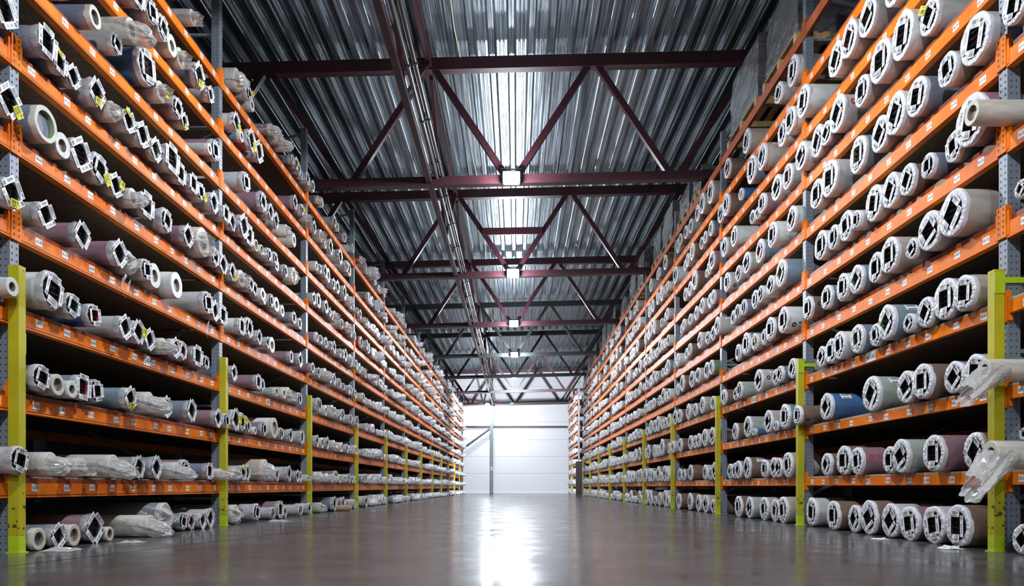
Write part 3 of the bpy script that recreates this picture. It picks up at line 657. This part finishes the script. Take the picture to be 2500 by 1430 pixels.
# --- what the photo shows: (crop x, crop top, crop bottom, code) per region; code letters choose the look
CROPS = [
 # right row, first bay
 ('R', 1900, 0, 3.178, """1565,237,610,r.grey 1340,512,770,r.beige 1055,665,950,r.slate 970,768,1090,r.pale 795,980,1255,r.beige 610,1080,1365,rn.teal
 1150,92,365,ry.grey 1010,205,555,r.pale 830,425,745,r.grey 655,722,960,r.grey 468,848,1122,rR.grey 380,1015,1200,r.slate 290,1055,1300,r.grey
 900,-70,215,r.pale 690,115,400,r.grey 575,275,550,rr.grey 490,430,690,r.pale 220,700,940,r.pale 1870,0,275,r.blue 1730,750,945,oK2.cream"""),
 ('R', 1900, 430, 3.178, """1180,-45,150,r.slate 1430,-330,-80,r.teal 1560,-590,-200,r.plum 950,-15,222,r.brown 880,60,330,r.pale 750,135,410,r.pale 672,315,470,r.grey 530,355,590,r.grey 435,455,650,r.grey 330,490,720,r.pale
 400,-30,250,r.grey 322,80,310,r.pale 1400,168,525,r.beige 1190,335,640,r.pale 1085,530,695,r.slate 890,545,825,r.beige 755,655,895,r.pale 600,735,960,rn.teal 515,800,1020,r.grey 390,893,1085,r.slate 245,947,1135,rT.brown
 1420,755,1035,r.beige 1325,790,1118,r.slate 1110,945,1180,rT.beige 1060,1085,1235,r.grey 880,1035,1315,rn.teal 760,1170,1350,r.slate 625,1175,1400,rn.slate 500,1230,1450,r.pale 410,1260,1460,r.grey 340,1300,1470,r.brown"""),
 ('R', 1900, 880, 2.98, """1400,-25,235,r.grey 1302,0,242,r.plum 1075,38,300,r.brown 960,85,325,r.plum 680,118,375,rs.sage 370,245,445,rB.blue
 1425,508,790,r.brown 1170,530,803,r.plum 920,562,812,r.sage 815,617,818,r.brown 575,632,836,rR.plum 470,615,833,r.brown 365,665,832,r.brown
 1300,1042,1352,r.brown 1180,1048,1330,r.grey 990,1055,1310,r.plum 845,1035,1290,r.grey 665,1018,1272,rT.brown 575,1030,1237,r.brown 425,1010,1227,r.brown 235,1003,1217,r.grey
 1785,1180,1410,r.teal 1720,60,220,b4.cream 1770,640,850,b4.cream 1795,520,620,r.slate"""),
 ('R', 1900, 430, 3.178, """1905,90,240,r.slate"""),
 # right row, second and third bay
 ('R', 1400, 500, 3.575, """1325,318,495,r.beige 1410,245,425,r.pale 1585,140,265,r.beige 1640,0,110,r.grey 1960,45,275,r.grey 1765,160,390,r.pale 1520,465,655,r.beige 1440,588,735,r.grey 1345,640,815,rT.grey
 1620,322,530,rr.teal 1840,487,735,rn.teal 1745,668,845,r.pale 1660,745,895,r.pale 1585,782,950,r.grey 1505,853,1000,r.slate 1455,915,1055,r.grey 1390,948,1085,r.grey 1860,893,1130,rT.pale 1740,985,1200,r.brown
 1680,1085,1230,r.grey 1590,1152,1310,ry.grey 1520,1145,1350,r.teal 1430,1240,1395,r.slate 1320,0,165,r.plum
 1240,450,615,r.plum 1190,525,650,r.grey 1160,615,695,r.grey 1215,205,340,r.slate 1165,275,385,r.plum 1125,335,445,ry.grey 1055,410,555,r.brown 1095,85,230,r.plum 1025,205,330,r.grey 950,330,435,r.brown 975,535,635,r.plum
 1065,635,805,ry.brown 1015,730,860,r.grey 975,770,890,r.grey 1235,770,900,r.plum 1190,815,950,r.grey 1140,865,1005,rr.grey 1075,930,1060,r.plum 1030,1000,1105,r.grey 980,1045,1150,r.grey 940,1090,1190,r.grey
 1270,1020,1185,r.grey 1215,1080,1210,r.brown 1170,1130,1245,r.grey 1120,1147,1295,r.grey 1035,1243,1355,r.brown 985,1285,1395,r.grey 910,1310,1430,r.pale"""),
 ('R', 1200, 0, 2.384, """1775,362,535,r.grey 1680,575,695,r.grey 1605,660,810,r.grey 1775,645,805,r.pale 1730,725,880,r.pale 1590,885,1040,rs.beige 1530,972,1135,r.slate 1480,825,965,r.beige 1380,945,1060,rr.brown
 1795,925,1085,r.pale 1720,1005,1155,rr.grey 1660,1065,1215,r.pale 1450,1118,1190,r.blue 1580,1145,1265,r.plum 1370,1170,1300,r.brown"""),
 ('R', 1400, 880, 3.405, """1265,250,383,r.brown 1365,235,345,r.grey 1400,195,340,r.sage 1545,98,290,rT.grey 1680,95,235,r.plum 1745,70,210,r.slate 1830,0,170,r.grey 1350,520,665,r.brown 1450,470,650,r.sage 1510,570,635,o.blue 1640,415,605,r.beige
 1700,500,590,r.slate 1770,365,580,rB.teal 1305,845,975,r.brown 1345,838,975,r.grey 1390,825,978,r.plum 1440,795,978,rs.brown 1590,815,972,r.plum 1660,798,970,r.plum 1720,805,970,r.brown 1780,760,970,r.beige
 1390,1120,1300,r.brown 1470,1122,1305,r.sage 1580,1128,1325,r.beige 1670,1140,1330,rr.teal 1750,1138,1362,r.beige
 885,412,530,r.brown 950,372,510,r.beige 1030,370,480,r.slate 1090,318,460,r.beige 1160,310,430,r.grey 838,660,765,r.grey 890,650,765,rs.brown 970,628,750,r.brown 1010,625,740,r.plum 1050,608,730,r.plum 1110,572,718,r.beige 1165,560,710,r.brown
 890,888,995,r.brown 935,895,992,r.slate 970,865,1000,r.brown 1105,860,990,r.grey 1140,880,985,r.slate 1170,840,990,r.brown 885,1098,1230,r.brown 975,1095,1243,r.brown 1055,1105,1250,r.beige 1115,1108,1258,r.beige 1165,1140,1262,r.plum
 865,200,300,r.slate 920,130,270,r.brown 980,100,240,r.beige 1045,75,205,r.grey 1105,18,160,r.brown 1165,12,138,r.green 850,30,90,r.pale"""),
 # left row, first bay
 ('L', 0, 0, 2.98, """460,-60,100,f.grey 650,60,225,o2.slate 880,150,330,b3.cream 835,325,495,f.grey 985,0,200,f.plum 1080,95,290,f.slate 1150,200,405,fn.grey 1245,355,515,o.cream 1315,475,625,b.grey 1440,550,750,fy.slate
 1400,90,205,b.grey 1840,720,815,o.grey 40,0,260,f.slate 225,240,490,f.slate 340,430,620,fy.slate 500,565,745,f.plum 680,670,885,fy.grey 800,810,960,by.grey 890,880,1060,fy.grey 1010,965,1160,f.grey 1130,1065,1245,fn.plum
 1250,1145,1370,f.grey 1345,1285,1440,f.plum 270,770,1040,o1.slate 460,1025,1215,o.grey 605,1080,1335,f.cream 715,1170,1420,fy.cream 1050,440,740,fB.blue 1150,650,805,by.grey 1300,745,920,f.plum 1310,880,1010,fy.grey
 1535,1020,1200,f.plum 1530,1155,1240,o.grey 1520,745,870,f.grey 1665,865,1010,fy.grey 1750,1010,1100,o.slate 1800,1025,1190,fy.red 1870,1070,1240,f.grey 1770,1270,1440,f.grey 45,695,955,fy.grey"""),
 ('L', 0, 430, 2.98, """320,200,405,f.grey 595,365,570,f.plum 855,545,750,fS.plum 945,600,780,bS.grey 1030,640,820,f.grey 1110,670,860,o.pale 1260,745,945,o.pale 1500,890,1080,fS.grey 1550,925,1080,f.grey 1640,985,1140,f.plum 1755,1060,1200,f.pale 1800,1050,1225,f.pale
 340,700,1015,f.pale 500,870,1080,fn.grey 665,965,1160,fr.blue 885,1045,1230,f.grey 960,1055,1240,fy.grey 1090,1135,1300,f.plum 1175,1180,1305,b.grey 1240,1180,1335,f.red 1315,1200,1365,fr.grey 1420,1225,1395,f.plum 1490,1310,1430,f.grey 40,745,890,o.cream
 830,60,245,fy.grey 950,135,280,b1.grey 1060,190,400,f.slate 1215,270,470,f.grey 1345,380,550,f.plum 1445,400,620,b2.grey 1565,520,680,f.plum 1430,110,265,fy.grey 1540,210,370,f.grey 1640,310,445,f.grey 1750,335,510,f.plum 1830,460,550,o1.sage 1890,540,620,b.grey
 1640,590,735,f.plum 1685,650,785,fy.pale 1750,700,830,b2.grey 1850,815,940,f.plum 1900,850,950,o.pale 1340,0,170,f.grey 75,60,310,fy.slate"""),
 ('L', 0, 880, 2.98, """240,25,250,f.blue 385,100,265,o2.grey 490,140,275,o.grey 575,90,300,fr.slate 675,110,310,f.slate 900,210,385,fy.teal 1010,280,435,b3.grey 1195,258,420,f.grey 1365,278,450,f.slate 1565,360,500,f.plum 1620,385,510,fy.grey 1700,370,540,fy.grey
 330,680,865,b1.grey 560,680,830,b2.grey 740,720,895,b3.grey 890,730,850,b.grey 1000,685,860,f.grey 1100,670,845,f.slate 1215,730,860,b3.grey 1350,685,845,fr.plum 1510,730,865,f.slate 1600,790,880,b.cream 90,630,865,f.grey
 230,1205,1380,o2.slate 345,1175,1370,f.slate 465,1165,1335,o2.cream 665,1077,1310,f.plum 770,1178,1290,o2.cream 1190,1025,1260,b.slate 1020,1125,1290,b3.cream 1330,1095,1240,f.slate 1390,1100,1225,fr.slate 1440,1080,1215,f.grey 1505,1058,1210,f.grey"""),
 # left row, second and third bay
 ('L', 500, 480, 3.404, """190,180,335,f.grey 295,200,410,f.plum 470,0,190,f.plum 525,120,260,f.grey 595,185,330,f.grey 390,365,455,o1.sage 490,430,560,f.grey 525,490,625,f.grey 590,540,665,f.slate 665,605,735,f.plum 720,640,785,b.grey 660,250,360,b.cream 735,340,460,o.cream
 745,20,145,f.plum 790,80,190,fy.plum 830,150,230,b.grey 410,760,900,f.grey 480,800,920,o.grey 525,830,965,f.slate 565,855,985,o.pale 640,910,1015,o.grey 720,980,1090,f.slate 785,1055,1160,f.grey 435,1160,1290,f.grey 490,1200,1300,f.grey 565,1200,1340,o.grey 715,1310,1420,f.plum 775,1290,1420,f.slate
 900,240,355,f.plum 960,295,400,b.grey 1005,390,470,o.grey 1045,420,555,fy.plum 1110,485,620,f.pale 1165,570,680,f.grey 1190,575,695,f.grey 920,535,620,o.cream 1010,585,710,o.grey 1065,700,800,f.grey 1095,745,860,f.grey 1145,800,930,f.plum 895,845,955,f.grey 985,915,1030,f.plum 1075,985,1090,b2.cream 1140,1060,1160,f.grey 1205,1075,1165,f.plum
 930,1150,1240,o.slate 965,1190,1285,fy.grey 1060,1190,1300,f.plum 1125,1300,1390,fy.grey 875,-50,50,f.grey 965,20,120,fy.slate 1075,215,310,fy.grey"""),
 ('L', 500, 880, 3.405, """430,90,230,f.plum 480,150,280,f.grey 225,50,190,f.slate 575,225,300,o1.sage 635,230,330,o.grey 700,260,390,b2.grey 780,265,385,f.grey 250,425,610,fy.slate 330,480,615,f.grey 385,555,625,o.cream 495,500,640,f.plum 560,475,655,o2.pale 630,565,680,f.pale 700,575,690,f.sage 800,590,715,f.grey
 230,880,985,b.grey 285,870,1010,fy.grey 345,870,1010,f.grey 500,815,1005,b1.beige 600,895,1005,fr.grey 690,860,1000,f.grey 740,895,1000,f.slate 790,915,1010,f.grey 840,940,1005,b.cream
 240,1160,1330,b.grey 400,1180,1345,fT.grey 540,1205,1320,f.grey 600,1150,1310,f.plum 665,1200,1300,fy.grey 770,1185,1290,f.grey 850,1180,1285,fy.cream
 950,310,450,fy.grey 1050,380,490,b.grey 1140,390,505,f.grey 1195,450,540,fy.grey 915,620,725,f.grey 1015,620,730,f.grey 1060,670,760,b.grey 1180,695,780,f.plum 1245,700,785,o.grey 960,920,1015,b1.grey 1075,890,1000,f.plum 1150,940,1015,b.grey 1215,945,1015,f.grey
 960,1170,1260,b.grey 1060,1120,1250,f.slate 1140,1130,1245,f.plum 1180,1145,1225,f.slate 1245,1145,1225,o.cream 880,45,140,f.plum 985,80,190,b.grey 1050,105,210,fn.grey"""),
]
XFACE = {'R': 3.70, 'L': -3.75}
ROLLS = []                                   # dicts: side, bay, level, y, d, z, code, colour
def add_roll(side, y, d, z, code, colour, listed):
    bay = math.floor((y - Y0[side]) / PIT[side])
    zb = z - d/2; best = min(range(NLEV[side] + (1 if side == 'L' else 0)), key=lambda k: abs(deckz(side, k) - zb) if deckz(side, k) - zb < .25 else 9)
    ROLLS.append(dict(side=side, bay=bay, lev=best, y=y, d=d, lift=max(0.0, zb - deckz(side, best)), code=code, col=colour, listed=listed))
for side, ox, oy, sc, txt in CROPS:
    for tok in txt.split():
        cx, t, bt, cc = tok.split(','); code, colour = cc.split('.')
        px = ox + float(cx) / sc; ty_ = oy + float(t) / sc; by = oy + float(bt) / sc
        y = FPX * XFACE[side] / (px - VX); d = (by - ty_) * y / FPX * .97; z = CAMH + (VY - (ty_ + by) / 2) * y / FPX
        add_roll(side, y, d, z, code, colour, True)
have = {}
for r in ROLLS: have.setdefault((r['side'], r['bay'], r['lev']), []).append(r)
rg = random.Random(11)
RC = ['grey'] * 6 + ['pale'] * 4 + ['beige'] * 4 + ['brown'] * 4 + ['plum'] * 3 + ['slate'] * 2 + ['teal', 'sage', 'blue', 'green']
LC = ['grey'] * 8 + ['plum'] * 4 + ['slate'] * 3 + ['cream'] * 3 + ['pale'] * 3 + ['red', 'sage', 'teal']
for side, bay in BAYS:
    if bay < 0: continue
    y0 = Y0[side] + bay * PIT[side] + .12; y1 = y0 + PIT[side] - .24
    for lev in range(0, NLEV[side] + (1 if side == 'L' else 0)):
        lst = have.get((side, bay, lev), [])
        if bay == 0 or len(lst) >= (3 if bay == 1 else 6): continue
        y = y0 + rg.uniform(0, .25)
        fill = (.80 if lev < 7 else .6) if side == 'R' else (.84 if lev < 8 else .55)
        while y < y1 - .15:
            d = rg.choice((rg.uniform(.22, .30), rg.uniform(.28, .42))) if side == 'R' else rg.choice((rg.uniform(.15, .22), rg.uniform(.19, .30)))
            if y + d > y1: break
            if rg.random() < fill and not any(abs(q['y'] - y - d/2) < (q['d'] + d) / 2 for q in lst):
                if side == 'R': code = rg.choice(['r'] * 14 + ['ry', 'rr', 'rn', 'rT', 'rs']); c = rg.choice(RC)
                else: code = rg.choice(['f'] * 9 + ['fy'] * 3 + ['fr', 'fn', 'o', 'o', 'o2', 'b', 'b1', 'b2', 'b']); c = rg.choice(LC)
                ROLLS.append(dict(side=side, bay=bay, lev=lev, y=y + d/2, d=d, lift=0, code=code, col=c, listed=False))
            y += d + rg.choice((.005, .01, .03, .12))
# settle: rolls of one shelf are pushed apart along it, stacked ones ride on their neighbours
groups = {}
for r in ROLLS: groups.setdefault((r['side'], r['bay'], r['lev']), []).append(r)
for key, lst in groups.items():
    side, bay, lev = key
    lo = Y0[side] + bay * PIT[side] + .06; hi = lo + PIT[side] - .12
    for r in lst: r['top'] = r['lift'] > .35 * r['d']
    low = sorted([r for r in lst if not r['top']], key=lambda r: r['y'])
    for r in low: r['lift'] = 0.0
    for it in range(60):
        for a, c in zip(low, low[1:]):
            need = 2 * math.sqrt(a['d']/2 * c['d']/2) + .004 - (c['y'] - a['y'])
            if need > 0: a['y'] -= need * .5; c['y'] += need * .5
        if bay >= 0:
            for r in low: r['y'] = min(max(r['y'], lo + r['d']/2 * .8), hi - r['d']/2 * .8)
    for r in lst:
        if r['top']:       # ride on the shelf's rolls below
            z = r['d'] / 2
            for q in low:
                dy = r['y'] - q['y']; R = (r['d'] + q['d']) / 2
                if abs(dy) < R: z = max(z, q['d']/2 + math.sqrt(R*R - dy*dy) + .002)
            r['lift'] = z - r['d'] / 2
            if r['d'] + r['lift'] > .60 and lev not in (9,): r['lift'] = -9
ROLLS = [r for r in ROLLS if r['lift'] > -1]
def choose_var(r, rr):
    c = r['code'][0]
    if c == 'r': return 'r%d' % rr.randrange(len(RROT))
    if c == 'f': return 'f%d' % rr.randrange(len(LROT))
    if c == 'o': return 'o%s' % (r['code'][-1] if r['code'][-1].isdigit() else '0')
    return 'b%s' % (r['code'][1] if len(r['code']) > 1 and r['code'][1].isdigit() else rr.choice('012'))
# which rolls are built one by one
DETAIL, SINGLE, MASS = [], [], {'R': [], 'L': []}
for r in sorted(ROLLS, key=lambda r: r['y']):
    n = sum(1 for q in DETAIL if q['side'] == r['side']) + sum(1 for q in SINGLE if q['side'] == r['side'])
    if r['bay'] <= 1: DETAIL.append(r)
    elif n < 310: SINGLE.append(r)
    else: MASS[r['side']].append(r)
for lst in groups.values(): lst.sort(key=lambda r: r['y'])
def wording(r, v):
    kind = 'carpet roll' if r['side'] == 'R' else 'flooring roll'
    lst = [q for q in groups[(r['side'], r['bay'], r['lev'])] if q['lift'] > -1]
    od = NTH[lst.index(r)] if lst.index(r) < len(NTH) else '%dth' % (lst.index(r) + 1)
    sh = 'on the floor' if r['lev'] == 0 else 'shelf %02d' % (r['lev'] + 1)
    f = v[0]; code = r['code']
    if f in 'rf':
        rot = (RROT if f == 'r' else LROT)[int(v[1])]; look = 'with diamond label frame' if .35 < abs(rot) < 1.2 else 'with square label frame'
        if 'y' in code: look = 'with yellow sticker'
        if 'R' in code: look = 'with red printing'
        if 'T' in code: look = 'with black printed word'
        if 'r' in code[1:]: look = 'with red around the hole'
        if 'n' in code: look = 'with green around the hole'
    elif f == 'o': look = 'with open tube end'
    else: look = 'ending in loose plastic'
    bay = 'cut-off bay' if r['bay'] < 0 else '%s bay' % NTH[r['bay']]
    for lk in (look, ''):
        t = ('%s %s %s, %s from near end, %s, %s, %s rack' % (NAMES[r['col']], kind, lk, od, sh, bay, SIDEW[r['side']])).replace(' ,', ',')
        if len(t.split()) <= 16: break
    return t
def place(r, o):
    s = r['side']; rr = random.Random(int(r['y'] * 1000) + r['lev'])
    dx = rr.uniform(-.05, .02) + (-.0 if s == 'R' else -.0)
    if 'K' in r['code'] or r['code'] == 'b3' or (r['side'] == 'R' and r['code'][0] == 'b'): dx = -.10 if s == 'L' else -.22
    x = XFACE[s] + (dx if s == 'R' else -dx)
    o.location = (x, r['y'], deckz(s, r['lev']) + r['lift'] + .001); o.scale = (1, r['d'], r['d'])
    o.rotation_euler = (0, 0, (0 if s == 'R' else PI) + rr.uniform(-.035, .035))
def setmat(o, i, m):
    o.material_slots[i].link = 'OBJECT'; o.material_slots[i].material = m
def kindname(r): return 'carpet_roll' if r['side'] == 'R' else 'flooring_roll'
def grp(r): return 'carpet rolls on the pallet-topped rack' if r['side'] == 'R' else 'flooring rolls on the pipe-side rack'
ENDCOL = {'r': M['red'], 'n': M['green']}
for n_, r in enumerate(DETAIL):
    rr = random.Random(n_ * 13 + 1); v = choose_var(r, rr); code = r['code']
    t = thing(kindname(r), wording(r, v), 'roll', group=grp(r)); place(r, t)
    small = v[0] == 'f'
    bd = put('carpet_body', BODY_S if small else BODY, t)
    if v[0] in 'ob': setmat(bd, 0, M[r['col']])
    if v[0] in 'rf':
        if 'T' in code: w = put('wrapper', WRAP_TL if small else WRAP_T if rr.random() < .7 else WRAP_TLOW, t)
        elif 'B' in code and not small: w = put('wrapper', WRAP_TTOP, t)
        elif 'R' in code and not small: w = put('wrapper', WRAP_RED, t)
        else: w = put('wrapper', rr.choice(WRAP_S if small else WRAP), t)
        setmat(w, 0, M[r['col']])
        if 's' in code or 'B' in code or rr.random() < .10:
            if not small: put('side_label', STICK, t)
    for pn, me, ov in VAR[v]:
        q = put(pn, me, t)
        if pn == 'core':
            for ch in code[1:]:
                if ch in ENDCOL: setmat(q, 0, ENDCOL[ch])
        if ov == 'film':
            if small and code == 'f' and r['col'] in ('slate', 'plum') : setmat(q, 0, M['greyfilm'])
    if 'y' in code: put('yellow_note', rr.choice(NOTE), t)
    if 'S' in code: put('film_strip', rr.choice(STRIP), t)
# rolls of the next bays: one mesh each
def merged(v, wrapm, col):
    m = MB(); mats = []
    def addmesh(me, over=None):
        b0 = len(m.v); m.v += [tuple(x.co) for x in me.vertices]
        ms = [over if (over and i == 0) else me.materials[i] for i in range(len(me.materials))]
        idx = []
        for x in ms:
            if x not in mats: mats.append(x)
            idx.append(mats.index(x))
        for p in me.polygons: m.f.append(tuple(b0 + i for i in p.vertices)); m.m.append(idx[p.material_index])
    addmesh(BODY_S if v[0] == 'f' else BODY, M[col] if v[0] in 'ob' else None)
    if wrapm is not None: addmesh(wrapm, M[col])
    for pn, me, ov in VAR[v]: addmesh(me)
    return m.mesh('roll', mats, False)
_mm = {}
for n_, r in enumerate(SINGLE):
    rr = random.Random(n_ * 17 + 5); v = choose_var(r, rr); w = rr.randrange(2)
    key = (v, w, r['col'])
    if key not in _mm: _mm[key] = merged(v, (WRAP_S[w + 1] if v[0] == 'f' else WRAP[w]) if v[0] in 'rf' else None, r['col'])
    o = put(kindname(r), _mm[key]); r2 = dict(r); r2['code'] = r['code'][0]
    rl = dict(r); rl['code'] = ''.join(c for c in r['code'] if c not in 'yRTrnsBS') or r['code'][0]
    rl['code'] = r['code'][0]; g = groups[(r['side'], r['bay'], r['lev'])]; i = g.index(r); g[i] = rl
    tag(o, wording(rl, v), 'roll', grp(r)); g[i] = r; place(r, o)
# the far rolls of each row: too many to count, one object per row
for s in 'RL':
    m = MB(); mats = [M['endfilm'], M['darkhole'], M['white']] + [M[c] for c in ('grey', 'beige', 'brown', 'plum', 'pale', 'slate', 'cream', 'sage')]
    keys = ['grey', 'beige', 'brown', 'plum', 'pale', 'slate', 'cream', 'sage']; sx = 1 if s == 'R' else -1
    for n_, r in enumerate(MASS[s]):
        rr = random.Random(n_ * 19 + 2); q = MB(); ci = 3 + (keys.index(r['col']) if r['col'] in keys else 0)
        q.rings([(-.01, .42), (0, .49), (.03, .5), (1.2, .5)], 14, 0); q.m = [0] * 14 + [0] * 14 + [ci] * 14
        q.rings([(-.01, .42), (-.012, .26)], 14, 0); q.rings([(-.012, .26), (.05, .24)], 8, 1); q.disc(.05, .24, 8, 1)
        if r['code'][0] in 'rf':
            rot = rr.uniform(0, 1.6)
            for i in range(4):
                a = rot + i * PI / 2; u = (-math.sin(a), math.cos(a)); e = (math.cos(a), math.sin(a))
                q.poly([(-.022, e[0]*d_ + u[0]*l_, .5 + e[1]*d_ + u[1]*l_) for d_, l_ in ((.22, -.22), (.36, -.22), (.36, .22), (.22, .22))], 2)
        elif r['code'][0] == 'b':
            q.rings([(0, .5), (-.12, .48), (-.2, .3)], 9, 0, lambda i, t, x, y: (x + rr.uniform(-.03, .03), y * rr.uniform(.75, 1.1)))
        x0 = XFACE[s] + sx * rr.uniform(-.05, .02); z0 = deckz(s, r['lev']) + r['lift']; b0 = len(m.v)
        m.v += [(x0 + sx * a, r['y'] + sx * b2 * r['d'], z0 + c * r['d']) for a, b2, c in q.v]
        m.f += [tuple(b0 + i for i in f) for f in q.f]; m.m += q.m
    if m.v:
        o = m.build('carpet_roll' if s == 'R' else 'flooring_roll', mats)
        tag(o, 'mass of small %s filling the far bays of the %s row' % ('carpet rolls' if s == 'R' else 'flooring rolls', SIDEW[s]), 'rolls', None, 'stuff')

# a brown roll sticking out over the second guard post on the right
t = thing('carpet_roll', 'small brown paper carpet roll jutting out across the second guard post of the pallet-topped rack', 'roll', group='carpet rolls on the pallet-topped rack')
t.location = (3.60, 9.44, deckz('R', 2) + .002); t.scale = (1, .25, .25)
put('carpet_body', BODY, t); w = put('wrapper', WRAP_TLOW, t); setmat(w, 0, M['brown'])
for pn, me, ov in VAR['r2']: put(pn, me, t)
# rolls bagged at the near right upright, their plastic hanging into the aisle

# ------------------------------------------------------------------ pallet loads on top of the right rack
def load_mb(seed, dx, dy, h):
    rr = random.Random(seed); m = MB(); nz, nx_ = 7, 8; rows = []
    per_ = []
    for i in range(nx_): per_.append((-dx/2 + dx*i/nx_, -dy/2))
    for i in range(nx_): per_.append((dx/2, -dy/2 + dy*i/nx_))
    for i in range(nx_): per_.append((dx/2 - dx*i/nx_, dy/2))
    for i in range(nx_): per_.append((-dx/2, dy/2 - dy*i/nx_))
    n = len(per_); off = [rr.uniform(-.03, .03) for _ in per_]
    for k in range(nz + 1):
        s_ = 1 - .05 * (k / nz) ** 3
        for i, (x, y) in enumerate(per_):
            j = 1 + rr.uniform(-.025, .02); m.v.append((x * s_ * j, y * s_ * j, h * k / nz + (off[i] if k == nz else 0)))
    for k in range(nz):
        for i in range(n): m.f.append((k*n+i, k*n+(i+1)%n, (k+1)*n+(i+1)%n, (k+1)*n+i)); m.m.append(0)
    c = len(m.v); m.v.append((0, 0, h + .05))
    for i in range(n): m.f.append((nz*n+i, nz*n+(i+1)%n, c)); m.m.append(0)
    return m
ZP = zc('R', 10) + .165
LOADS = [(9.95, 11.3, .95), (11.6, 13.2, 1.05), (15.2, 16.0, .5), (16.25, 17.3, .6), (18.0, 19.3, .9), (19.5, 20.6, .75), (22.1, 23.3, 1.0), (23.6, 24.9, .9), (26.0, 26.9, .6), (28.4, 29.3, .9), (30.0, 31.1, .7), (31.6, 33.0, .9), (35.2, 36.5, .8), (38.2, 39.5, .7)]
for i, (ya, yb, h) in enumerate(LOADS):
    L = yb - ya; yc = (ya + yb) / 2
    p = thing('pallet', 'wooden pallet on the rack top, %s from the camera' % NTH[i], 'pallet', (XF['R'] + .62, yc, ZP), 0, 'pallets on the top rack beams')
    for q in range(3):
        m = MB(); m.box(-.62, .62, -L/2 + q*(L-.1)/2, -L/2 + .1 + q*(L-.1)/2, 0, .1); m.build('runner', M['wood'], p)
    m = MB()
    for q in range(7): m.box(-.62 + q * .19, -.62 + q * .19 + .1, -L/2, L/2, .1, .122)
    m.build('deck_boards', M['wood'], p)
    o = load_mb(i, 1.16, L * .95, h).build('wrapped_load', M['stretch']); o.location = (XF['R'] + .62, yc, ZP + .123)
    tag(o, 'film-wrapped goods stacked on the %s wooden pallet along the rack top' % NTH[i], 'load', 'wrapped loads on the top pallets')

# ------------------------------------------------------------------ bits on the floor
rr = random.Random(77)
for i, (x, y, s_, lab) in enumerate(((-3.55, 5.75, .10, 'crumpled clear plastic scrap lying by the first pipe-side guard post'), (-3.45, 6.6, .09, 'crumpled clear plastic scrap lying under the front pipe-side bay'),
                        (3.50, 5.95, .07, 'torn paper scrap lying by the guard post with a high bracket'), (3.45, 7.0, .06, 'torn paper scrap lying before the front carpet rolls'), (-3.4, 10.6, .12, 'crumpled clear plastic scrap lying past the second pipe-side guard post'))):
    m = MB(); n = 7; k0 = 0
    for a in range(n):
        for c in range(n): m.v.append((x + (a/(n-1) - .5) * s_ * 2.4 + rr.uniform(-.01, .01), y + (c/(n-1) - .5) * s_ * 2 + rr.uniform(-.01, .01), .002 + abs(rr.gauss(0, .014)) * (1 if 0 < a < n-1 and 0 < c < n-1 else .1)))
    for a in range(n - 1):
        for c in range(n - 1): m.f.append((a*n+c, a*n+c+1, (a+1)*n+c+1, (a+1)*n+c)); m.m.append(0)
    tag(m.build('plastic_scrap' if 'plastic' in lab else 'paper_scrap', M['clearfilm'] if 'plastic' in lab else M['white']), lab, 'scrap', 'scraps on the floor')
m = MB(); m.tube([(-3.45, 15.2, .06), (-4.1, 15.25, .06)], .058, 16); tag(m.build('cardboard_tube', M['kraft_tube'], None, True), 'bare brown cardboard tube lying on the floor under the third pipe-side bay', 'tube')
# floor joints
for i, (p, q) in enumerate((((-3.2, 4.6), (1.2, 26)), )):
    m = MB(); m.bar((p[0], p[1], .0005), (q[0], q[1], .0005), .012, .001); o = m.build('trim_%d' % (i + 1), M['black']); o['kind'] = 'structure'
